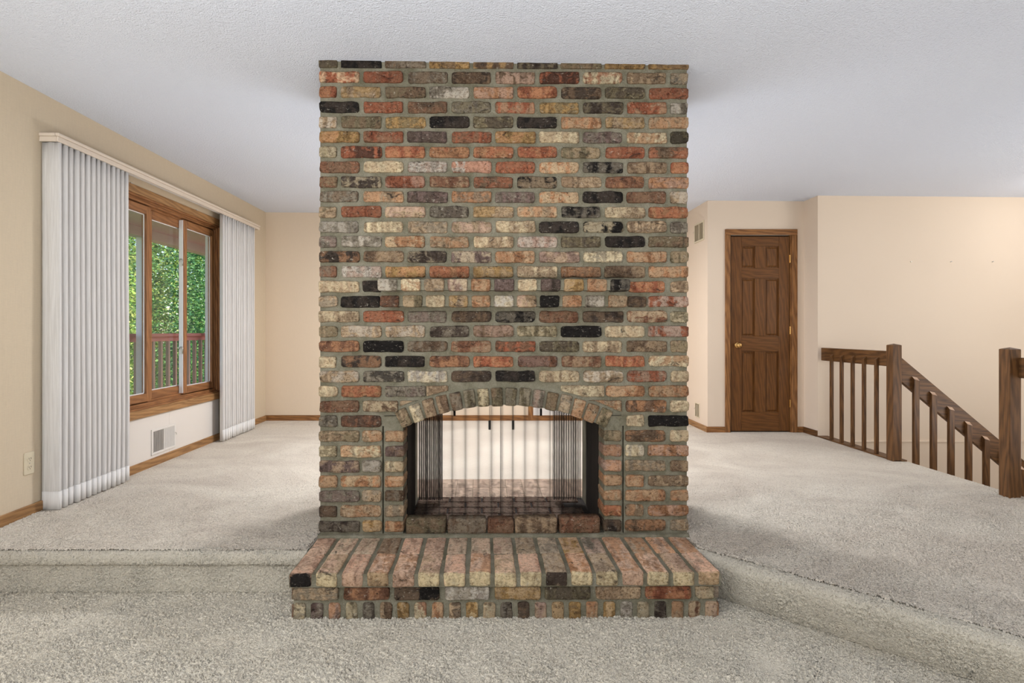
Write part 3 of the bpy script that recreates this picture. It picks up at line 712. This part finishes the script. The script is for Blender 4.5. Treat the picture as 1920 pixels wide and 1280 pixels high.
# mantel corbel
mant = empty('mantel_shelf', (0, 0, 0), parent=fp)
for row, codes, dep in ((16, 'GW CO TG PC OT VV CT DV oT OT KG', .115), (15, 'rD gT CT To OT WC TP KK OT GW TO', .06)):
    us, ue = (-.547+.871, .705+.871)
    us += (.115-dep)*.03; pt = (ue-us-.097)/10
    for i, c in enumerate(codes.split()):
        me = rbox_mesh('brick_header', .098+rb.uniform(-.003, .002), BH+.001, dep+.05, .007, 400+i+row*20, nx=3, ro=.010)
        paint(inst('brick', me, mant, (us+.0485+i*pt, -dep, Z0+row*PIT+BH/2), (0, rb.uniform(-.01, .01), rb.uniform(-.01, .01))), c)
b = MB(); us, ue = .327, 1.573
b.box((us+.004, -.103, Z0+16*PIT+.004), (ue-.004, .02, Z0+16*PIT+BH-.003)).box((us+.006, -.050, Z0+15*PIT+.003), (ue-.006, .02, Z0+15*PIT+BH)).box((us+.008, -.055, Z0+15*PIT+BH-.002), (ue-.008, .02, Z0+16*PIT+.006))
b.build('mortar_bed', M['mortar'], mant)
# core: mortar body with the arched tunnel
b = MB(); ZT = 2.68
def prismU(u0, u1, zb0, zb1, v0, v1, zt=ZT):
    b.prism([(u0, zb0), (u1, zb1), (u1, zt), (u0, zt)], v0, v1, 'y')
MR = .012
NS = 28
for (v0, v1) in ((MR, .15), (.50, .641)):
    if v0 == MR:
        ga, gb = un(717.3), un(1170.3)
        b.box((.006, v0, 0), (ga-.0045, v1, .78)).box((ga+.0045, v0, 0), (OU0-.006, v1, .78)).box((.006, v0, .78), (OU0-.006, v1, ZT)).box((ga-.01, v0+.022, .2), (ga+.01, v1, .78))
        b.box((OU1+.006, v0, 0), (gb-.0045, v1, .78)).box((gb+.0045, v0, 0), (CH_W-.006, v1, .78)).box((OU1+.006, v0, .78), (CH_W-.006, v1, ZT)).box((gb-.01, v0+.022, .2), (gb+.01, v1, .78))
    else: prismU(.006, OU0-.006, 0, 0, v0, v1); prismU(OU1+.006, CH_W-.006, 0, 0, v0, v1)
    for i in range(NS):
        ua, ub = OU0-.006+(OU1-OU0+.012)*i/NS, OU0-.006+(OU1-OU0+.012)*(i+1)/NS
        zz = lambda u: AZ+math.sqrt(max(0, (AR+.006)**2-(u-AX)**2))
        prismU(ua, ub, zz(ua), zz(ub), v0, v1)
b.box((.006, .15, 0), (OU0-.06, .50, ZT)).box((OU1+.06, .15, 0), (CH_W-.006, .50, ZT)).box((OU0-.07, .15, 1.15), (OU1+.07, .5, ZT))
b.box((OU0-.07, MR, 0), (OU1+.07, .64, .2))
b.build('mortar_bed', M['mortar'], breast)
# groove beside the jambs (deep recessed joints read as a dark vertical line) : thin proud mortar ribs either side are not needed
# firebox lining
fb = empty('firebox', (0, 0, 0), parent=fp)
MB().box((OU0-.061, .151, .2), (OU0-.002, .499, 1.15)).box((OU1+.002, .151, .2), (OU1+.061, .499, 1.15)).box((OU0-.06, .151, 1.1), (OU1+.06, .499, 1.149)).box((OU0-.002, .07, .19), (OU1+.002, .645, .2135)).build('lining', M['soot'], fb)
def rb_join(specs, mat, name, parent, stuff=True):
    """specs: (w,h,d,loc,rotz) bricks joined into one mesh"""
    bb_ = MB()
    for i, (w_, h_, d_, loc, mtx) in enumerate(specs):
        me = rbox_mesh('t', w_, h_, d_, .005, i*1.37, amp=.0018, nx=2, nz=1)
        mat4 = Matrix.Translation(loc) @ mtx
        bb_.add([tuple(mat4 @ v_.co) for v_ in me.vertices], [tuple(p.vertices) for p in me.polygons]); bpy.data.meshes.remove(me)
    o = bb_.build(name, mat, parent, smooth=True)
    if stuff: o['kind'] = 'stuff'
    return o
I4 = Matrix.Identity(4)
UP = Matrix.Rotation(-PI/2, 4, 'X')          # brick front (y=0) faces up
# firebox floor: bricks laid flat
sp = []
for r_ in range(6):
    for c_ in range(6):
        u = OU0+.02+c_*.2+(.1 if r_ % 2 else 0)-.06; v = .03+r_*.103+.05
        if u < OU0+.06: u = OU0+.06
        if u+.08 > OU1: continue
        sp.append((.19, .095, .04, (u+.04, v, .222), UP))
for i_, s_ in enumerate(sp):
    me = rbox_mesh('brick_floor', s_[0], s_[1], .03, .005, i_+700, amp=.0018, nx=3, nz=2)
    me.materials.clear(); me.materials.append(M['firebrick'])
    o = inst('brick', me, fb, s_[3]); o.rotation_euler = (-PI/2, 0, 0)
# sill bricks
sill = empty('firebox_sill', (0, 0, 0), parent=fp)
for (a, c, code, h_) in ((760, 836, 'gB', 30), (838.5, 912, 'BG', 29.5), (914, 964, 'rB', 28), (965.5, 1046, 'BT', 30), (1049, 1127, 'rB', 31)):
    w_ = (c-a)*S; hh_ = h_*S
    me = rbox_mesh('brick_sill', w_-.001, hh_, .062, .013, a, amp=.003, nx=5, nz=3, back=True)
    paint(inst('brick', me, sill, (un((a+c)/2), .004, .222+hh_/2), (0, rb.uniform(-.008, .008), rb.uniform(-.015, .015))), code)
MB().box((OU0-.01, -.006, .205), (OU1+.01, .07, .2225)).build('mortar_bed', M['mortar'], sill, bevel=.003)
# hearth
hz = .218
he = empty('hearth', (0, 0, 0), parent=fp)
HN = 17; HP = (1.895+.0)/HN; HOFF = -.004
front = 'Hh HT hH HO HO HT Hh HO TH hH JT OH JT HO HO HT Hh'.split(); fcode = 'K C H T H C C C C C D C C H C C T'.split()
rear = 'Hh JH JH BJ hH Hh JH JH HJ JT JG oH GP HO JO HO HO'.split()
for i in range(HN):
    uc = HOFF+HP*(i+.5)
    me = rbox_mesh('brick_hearth', .094, .062, .205, .010, 500+i, nx=3, nz=2, amp=.0036)
    o = inst('brick', me, he, (uc, -.434+rb.uniform(-.004, .004), hz-.031+rb.uniform(-.002, .002)), (0, 0, rb.uniform(-.015, .015)))
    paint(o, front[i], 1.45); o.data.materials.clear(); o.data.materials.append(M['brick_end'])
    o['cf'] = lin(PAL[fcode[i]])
    me2 = rbox_mesh('brick_hearth', .095, .062, .190, .008, 540+i, nx=3, nz=2)
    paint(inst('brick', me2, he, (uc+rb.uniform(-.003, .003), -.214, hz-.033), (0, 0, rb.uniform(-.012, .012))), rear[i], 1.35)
u = .012
for i, c in enumerate('TG rO KB WG oT gD TB RO CT'.split()):
    w_ = .2 if i < 8 else .082
    me = rbox_mesh('brick_long', w_, .058, .06, .008, 600+i, nx=6, ro=.011, amp=.004)
    paint(inst('brick', me, he, (u+w_/2, -.416, .0895+.029), (0, rb.uniform(-.008, .008), 0)), c); u += w_+.0215
u = .014; RWC = 'CG VG PO gC GD BT oT CR OT TD oC CT DG BD PT oT oT OT oT WG KC DG TO rC PT'.split()
for i, c in enumerate(RWC):
    me = rbox_mesh('brick_rowlock', .053, .082, .05, .008, 630+i, nx=2, nz=3, ro=.010, amp=.0035)
    paint(inst('brick', me, he, (u+.026+i*.0757, -.410, .036), (0, rb.uniform(-.02, .02), 0)), c)
MB().box((.012, -.402, 0), (CH_W-.03, .02, .154)).box((0.0, -.426, .154), (1.888, .012, hz-.008)).build('mortar_bed', M['mortar'], he)
MB().prism([(-.012, .0), (-.006, .012), (.012, .016), (.012, 0)], 0, CH_W, 'x').build('mortar_fillet', M['mortar'], he, loc=(0, 0, hz-.008))
# masonry on the sides and back of the chimney
YAWL = Matrix.Rotation(-PI/2, 4, 'Z'); YAWR = Matrix.Rotation(PI/2, 4, 'Z')
sp = []
for k_ in range(32):
    z = Z0+k_*PIT+BH/2; hh_ = BH
    if k_ == 31: continue
    vs = [(.062, .2), (.282, .2), (.502, .132)] if k_ % 2 else [(.062, .09), (.172, .2), (.392, .2), (.612, .024)]
    for v, w_ in vs:
        sp.append((w_, hh_, .03, (0, v+w_/2, z), YAWL)); sp.append((w_, hh_, .03, (CH_W, v+w_/2, z), YAWR))
rb_join(sp, M['brick_stuff'], 'side_bricks', breast)
RB = Matrix.Rotation(PI, 4, 'Z'); sp = []
for k_ in range(31):
    z = Z0+k_*PIT+BH/2; u = 0
    for i in range(9):
        w_ = SH if ((i == 8) if k_ % 2 == 0 else (i == 0)) else BL
        if not (k_ < 10 and u+w_ > OU0-.02 and u < OU1+.02): sp.append((w_, BH, .03, (u+w_/2, .65, z), RB))
        u += w_+.0194
rb_join(sp, M['brick_stuff'], 'rear_bricks', breast)
sp = []
for r_ in range(2):
    for i in range(17): sp.append((.1105, .208, .05, (HOFF+HP*(i+.5), .65+.11+r_*.21, hz), UP))
MB().box((0, .64, 0), (1.9, 1.08, hz-.004)).build('rear_hearth_mortar', M['mortar'], he)
rb_join(sp, M['brick_rear'], 'rear_hearth_bricks', he)
sp = []
for z in (.0+.04, .12):
    for v in (-.41, -.2): sp.append((.19, .06, .03, (.004, v+.1, z), YAWL)); sp.append((.19, .06, .03, (1.89, v+.1, z), YAWR))
rb_join(sp, M['brick_stuff'], 'hearth_side_bricks', he)

# ------------------------------------------------------------------ mesh fire screens (real woven wire)
k = NT('blackened_wire', .6, .2); k.b.inputs['Metallic'].default_value = 0; k.color(lin((30, 24, 22))); M['wire'] = k.m
def wire_curtain(name, parent, u_of, v_of, length, z0, z1, cell=.0082, wt=.00105):
    n = int(length/cell); m = int((z1-z0)/(cell*.5)); V = []; Fc = []
    for i in range(n):
        base = len(V)
        for j in range(m+1):
            s_ = (i+.5+(.5 if j % 2 else -.5)*.94)*cell
            z = z0+j*cell*.5; u = u_of(s_); v = v_of(s_)
            e = .004*cell
            V += [(u-wt, v+wt*.6, z), (u+wt, v+wt*.6, z), (u, v-wt, z)]
        for j in range(m):
            a = base+j*3; c = a+3
            Fc += [(a, a+1, c+1, c), (a+1, a+2, c+2, c+1), (a+2, a, c, c+2)]
    me = bpy.data.meshes.new(name); me.from_pydata(V, [], Fc); me.materials.append(M['wire']); me.update()
    o = bpy.data.objects.new(name, me); COL.objects.link(o); o.parent = parent; return o
scr = tag(empty('fire_screen', (-.871, 2.8, 0), math.radians(.5)), 'closed black woven mesh screen curtain hanging in the front arch opening', 'fire screen')
def foldfn(A1, A2, per, ph, comp, u0):
    return (lambda s: u0+s*comp+.006*math.sin(2*PI*s/per+ph+1), lambda s: A1*math.sin(2*PI*s/per+ph)+A2*math.sin(2*PI*s/(per*.43)+ph*2))
uf, vf = foldfn(.010, .004, .083, .4, .86, OU0+.005)
wire_curtain('mesh_curtain', scr, uf, lambda s: .165+vf(s), .595, .228, .93)
uf2, vf2 = foldfn(.010, .004, .079, 2.0, .86, OU0+.5)
wire_curtain('mesh_curtain', scr, uf2, lambda s: .160+vf2(s), .585, .228, .93)
MB().tube([(OU0-.0, .165, .935), (OU1+.0, .165, .935)], .005, 8).build('curtain_rod', M['black'], scr)
for px in (918.5, 962.5):
    d_ = 2.95; u = (px-CX)*d_/F+.871; za, zb = EYE-(788-CY)*d_/F, EYE-(805-CY)*d_/F
    MB().tube([(u, .142, zb), (u, .142, za)], .0065, 8).build('pull_handle', M['black'], scr)
    MB().tube([(u, .142, za), (u, .142, .93)], .0012, 5).build('pull_chain', M['black'], scr)
scr2 = tag(empty('fire_screen', (-.871, 2.8, 0), math.radians(.5)), 'open black mesh screen bunched at both sides of the rear opening', 'fire screen')
DR = 3.33
ra = lambda px: (px-CX)*DR/F+.871
for (pa, pb, ph) in ((786, 832, 0), (1038, 1091, 1.5)):
    a_, c_ = ra(pa), ra(pb); Ln = .62; cf = (c_-a_)/Ln
    wire_curtain('mesh_curtain', scr2, (lambda s, a_=a_, cf=cf: a_+s*cf), (lambda s, ph=ph: .525+.016*math.sin(2*PI*s/.052+ph)+.005*math.sin(2*PI*s/.021)), Ln, .242, .93)
MB().tube([(OU0, .53, .935), (OU1, .53, .935)], .005, 8).build('curtain_rod', M['black'], scr2)
for px in (853.5, 1015.5):
    d_ = 3.25; u = (px-CX)*d_/F+.871; za, zb = EYE-(766-CY)*d_/F, EYE-(779-CY)*d_/F
    MB().tube([(u, .44, zb), (u, .44, za)], .007, 8).build('pull_handle', M['black'], scr2)
    MB().tube([(u, .44, za), (u, .44, .935), (u, .53, .935)], .0012, 5).build('pull_chain', M['black'], scr2)

# ------------------------------------------------------------------ stairs and railings
st = tag(empty('carpeted_staircase', (3.41, 3.96, -1.62)), 'carpeted stairs going down between the two newel posts', 'stairs')
z = ZU; x = 3.41; i = 0
while z > -1.5:
    z -= .19
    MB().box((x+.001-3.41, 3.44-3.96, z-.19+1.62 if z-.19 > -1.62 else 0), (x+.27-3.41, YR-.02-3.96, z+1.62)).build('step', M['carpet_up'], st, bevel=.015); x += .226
NEW = .075
def newel(parent, x0, y0, base=ZU, top=1.155, ox=0, oy=0):
    b_ = MB(); a = x0-ox; c = y0-oy; z0 = base-ZU; z1 = top-ZU; s_ = NEW
    b_.add([(a, c, z0), (a+s_, c, z0), (a+s_, c+s_, z0), (a, c+s_, z0), (a, c, z1), (a+s_, c, z1), (a+s_, c+s_, z1), (a, c+s_, z1), (a+s_/2, c+s_/2, z1+.012)],
           [(0, 3, 2, 1), (0, 1, 5, 4), (1, 2, 6, 5), (2, 3, 7, 6), (3, 0, 4, 7), (4, 5, 8), (5, 6, 8), (6, 7, 8), (7, 4, 8)])
    return b_.build('newel_post', M['dark_z'], parent, bevel=.004)
BS = .026
r1 = tag(empty('landing_railing', (3.33, 4.9, ZU)), 'dark oak landing railing with far newel post and five upright balusters', 'railing')
newel(r1, 3.29, 4.43, ox=3.33, oy=4.9)
def qb(n, a, c, m, parent, o, bv=.003): return MB().box(tuple(a[i]-o[i] for i in range(3)), tuple(c[i]-o[i] for i in range(3))).build(n, m, parent, bevel=bv)
O1 = (3.33, 4.9, ZU)
qb('handrail', (3.342, 4.505, .975), (3.377, YR, 1.103), M['dark_y'], r1, O1, .005)
qb('shoe_rail', (3.30, 4.43, ZU), (3.408, YR, ZU+.012), M['dark_y'], r1, O1)
for y in (5.28, 5.13, 4.975, 4.825, 4.67):
    z0, z1 = ZU+.012, 1.045; s_ = BS
    MB().add([(3.3155-O1[0], y-s_/2-O1[1], z0-ZU), (3.3415-O1[0], y-s_/2-O1[1], z0-ZU), (3.3415-O1[0], y+s_/2-O1[1], z0-ZU), (3.3155-O1[0], y+s_/2-O1[1], z0-ZU),
              (3.3155-O1[0], y-s_/2-O1[1], z1-.018-ZU), (3.3415-O1[0], y-s_/2-O1[1], z1-ZU), (3.3415-O1[0], y+s_/2-O1[1], z1-ZU), (3.3155-O1[0], y+s_/2-O1[1], z1-.018-ZU)],
             [(0, 3, 2, 1), (4, 5, 6, 7), (0, 1, 5, 4), (1, 2, 6, 5), (2, 3, 7, 6), (3, 0, 4, 7)]).build('baluster', M['dark_z'], r1, bevel=.002)
# sloped stair railing
O2 = (3.4, 4.47, .02)
r2 = tag(empty('stair_railing', O2), 'sloping dark oak stair rail with pale cut baluster tops going down', 'railing')
sl = .84; y0 = 4.468; x0 = 3.365; zt0 = EYE-(665-CY)*y0/F; zb0 = EYE-(711-CY)*y0/F; x1 = 4.9
MB().prism([(x0-O2[0], zb0-O2[2]), (x1-O2[0], zb0-sl*(x1-x0)-O2[2]), (x1-O2[0], zt0-sl*(x1-x0)-O2[2]), (x0-O2[0], zt0-O2[2])], y0-O2[1], y0+.035-O2[1], 'y').build('handrail', M['dark_x'], r2, bevel=.004)
for i in range(9):
    X = 3.496+i*.1435; zt = .877-.1215*i; zb = ZU-.19*(1+int((X-3.41)/.226)); s_ = .042
    b_ = MB().add([(X-s_/2, y0-.027, zb), (X+s_/2, y0-.027, zb), (X+s_/2, y0-.0005, zb), (X-s_/2, y0-.0005, zb),
                   (X-s_/2, y0-.027, zt), (X+s_/2, y0-.027, zt-.012), (X+s_/2, y0-.0005, zt+.012), (X-s_/2, y0-.0005, zt+.022)],
                  [(0, 3, 2, 1), (4, 5, 6, 7), (0, 1, 5, 4), (1, 2, 6, 5), (2, 3, 7, 6), (3, 0, 4, 7)])
    b_.v = [(p[0]-O2[0], p[1]-O2[1], p[2]-O2[2]) for p in b_.v]
    o = b_.build('baluster', M['dark_z'], r2)
    o.data.materials.append(M['cut'])
    for p in o.data.polygons:
        if p.normal.z > .5: p.material_index = 1
O3 = (3.32, 3.0, ZU)
r3 = tag(empty('landing_railing', O3), 'dark oak landing railing with near newel post at right edge', 'railing')
newel(r3, 3.287, 3.435, ox=O3[0], oy=O3[1])
qb('handrail', (3.342, 2.2, .975), (3.377, 3.435, 1.103), M['dark_y'], r3, O3, .005)
for y in (3.25, 3.1, 2.95, 2.8, 2.65, 2.5, 2.35): qb('baluster', (3.3155, y-.013, ZU), (3.3415, y+.013, 1.045), M['dark_z'], r3, O3)
qb('newel_post', (3.30, 2.13, ZU), (3.375, 2.2, 1.155), M['dark_z'], r3, O3)

# ------------------------------------------------------------------ outside: porch, railing, trees
XD = -4.3
pc = tag(empty('wooden_deck', (-3.5, 6, -1.5)), 'raised wooden deck outside the window', 'deck')
for i in range(10):
    x = XL-.18-.165*(i+1)
    MB().box((x+3.5, -4, 1.56), (x+.158+3.5, 6, 1.6)).build('deck_board', M['deck'], pc)
qq = MB().box((XD-.12+3.5, -4, 1.4), (XD+3.5, 6, 1.56)).build('deck_beam', M['deck'], pc)
for y in (3, 7, 11): MB().box((XD+3.4, y-6, 0), (XD+3.54, y-5.86, 1.4)).build('deck_support', M['deck'], pc)
rf = tag(empty('porch_roof', (-3.5, 6, 2.45)), 'white porch soffit and beam outside the window', 'roof')
for i in range(9):
    x = XL-.16-.2*(i+1)
    MB().box((x+3.5, -5, .09), (x+.196+3.5, 7, .12)).build('soffit_board', M['soffit'], rf)
MB().box((XD-.1+3.5, -5, -.02), (XD+.05+3.5, 7, .09)).build('porch_beam', M['soffit'], rf)
for i, (px, w_, lb) in enumerate(((269, .12, 'white porch post outside the left pane of the window'), (393, .1, 'grey white porch post outside the right pane of the window'))):
    y = -XD*F/(CX-px); o = MB().box((-w_*.4, -w_*.62, 0), (w_*.4, w_*.62, 2.34)).box((-w_*.5, -w_*.72, 0), (w_*.5, w_*.72, .1)).build('porch_post', M['white_ext'], loc=(XD, y, .1), bevel=.006)
    tag(o, lb, 'post', 'porch posts')
dl = tag(empty('deck_railing', (XD-.17, 7.5, .1)), 'reddish brown deck railing with thin balusters outside the window', 'railing')
MB().box((-.09, -4, 1.095), (.07, 5, 1.135)).build('top_rail', M['deck'], dl); MB().box((-.02, -4, 1.03), (.02, 5, 1.095)).build('sub_rail', M['deck'], dl)
bm_ = MB().box((-.02, -.02, 0), (.02, .02, .93)).mesh('deck_baluster', M['baluster_ext'])
for i in range(44): inst('baluster', bm_, dl, (0, -3.5+i*.172, .1))
MB().box((-.03, -4, .06), (.03, 5, .1)).build('bottom_rail', M['deck'], dl)
tag(MB().add([(-40, -10, -3.2), (XL-.17, -10, -2), (XL-.17, 60, -2), (-40, 60, -3.2)], [(0, 1, 2, 3)]).build('lawn', M['grass']), kind='structure')
def tree(name, x, y, zc, rx, ry, rz_, n, ls, mat, label, seed):
    r = random.Random(seed); root = tag(empty(name, (x, y, -3)), label, 'tree', 'trees beyond the deck')
    V = []; Fc = []
    for i in range(n):
        th = r.uniform(0, 2*PI); ph = math.acos(r.uniform(-1, 1)); rr = r.uniform(.55, 1.0)**.5
        lump = 1+.22*mnoise.noise(Vector((math.cos(th)*2+seed, math.sin(th)*2, math.cos(ph)*3)))
        p = Vector((rx*rr*lump*math.sin(ph)*math.cos(th), ry*rr*lump*math.sin(ph)*math.sin(th), zc+3+rz_*rr*lump*math.cos(ph)))
        a = Vector((r.gauss(0, 1), r.gauss(0, 1), r.gauss(0, .6))).normalized(); c = a.cross(Vector((r.gauss(0, 1), r.gauss(0, 1), r.gauss(0, 1)))).normalized()
        s_ = ls*r.uniform(.6, 1.3); k0 = len(V)
        V += [tuple(p-a*s_), tuple(p+c*s_*.4), tuple(p+a*s_), tuple(p-c*s_*.4)]; Fc.append((k0, k0+1, k0+2, k0+3))
    me = bpy.data.meshes.new('foliage'); me.from_pydata(V, [], Fc); me.materials.append(mat); me.update()
    o = bpy.data.objects.new('foliage', me); COL.objects.link(o); o.parent = root; o['kind'] = 'stuff'
    MB().tube([(0, 0, 0), (.1, .05, 1.5), (0, 0, zc+3)], [.18, .14, .05], 8).build('trunk', M['bark'], root)
specs = [(-8.0, 9.9, 1.4, 1.5, 1.45, 3.1, 22000, .05, 'leaf_a', 'light green leafy tree just beyond the deck, left pane of window'),
         (-8.2, 13.0, 1.6, 1.6, 1.45, 3.2, 24000, .05, 'leaf_b', 'blue green leafy tree behind the middle pane of the window'),
         (-8.6, 16.3, 1.2, 1.6, 1.6, 3.0, 24000, .055, 'leaf_a', 'yellow green leafy tree behind the right pane of the window'),
         (-13, 15.5, 2.4, 2.3, 3.6, 5.4, 20000, .11, 'leaf_b', 'taller dark green tree behind the others, at the back'),
         (-13, 24.5, 2.4, 2.3, 4.2, 5.4, 16000, .12, 'leaf_a', 'farthest bright tree beyond the right pane of the window')]
for i, s_ in enumerate(specs): tree('leafy_tree', *s_[:8], M[s_[8]], s_[9], i+5)
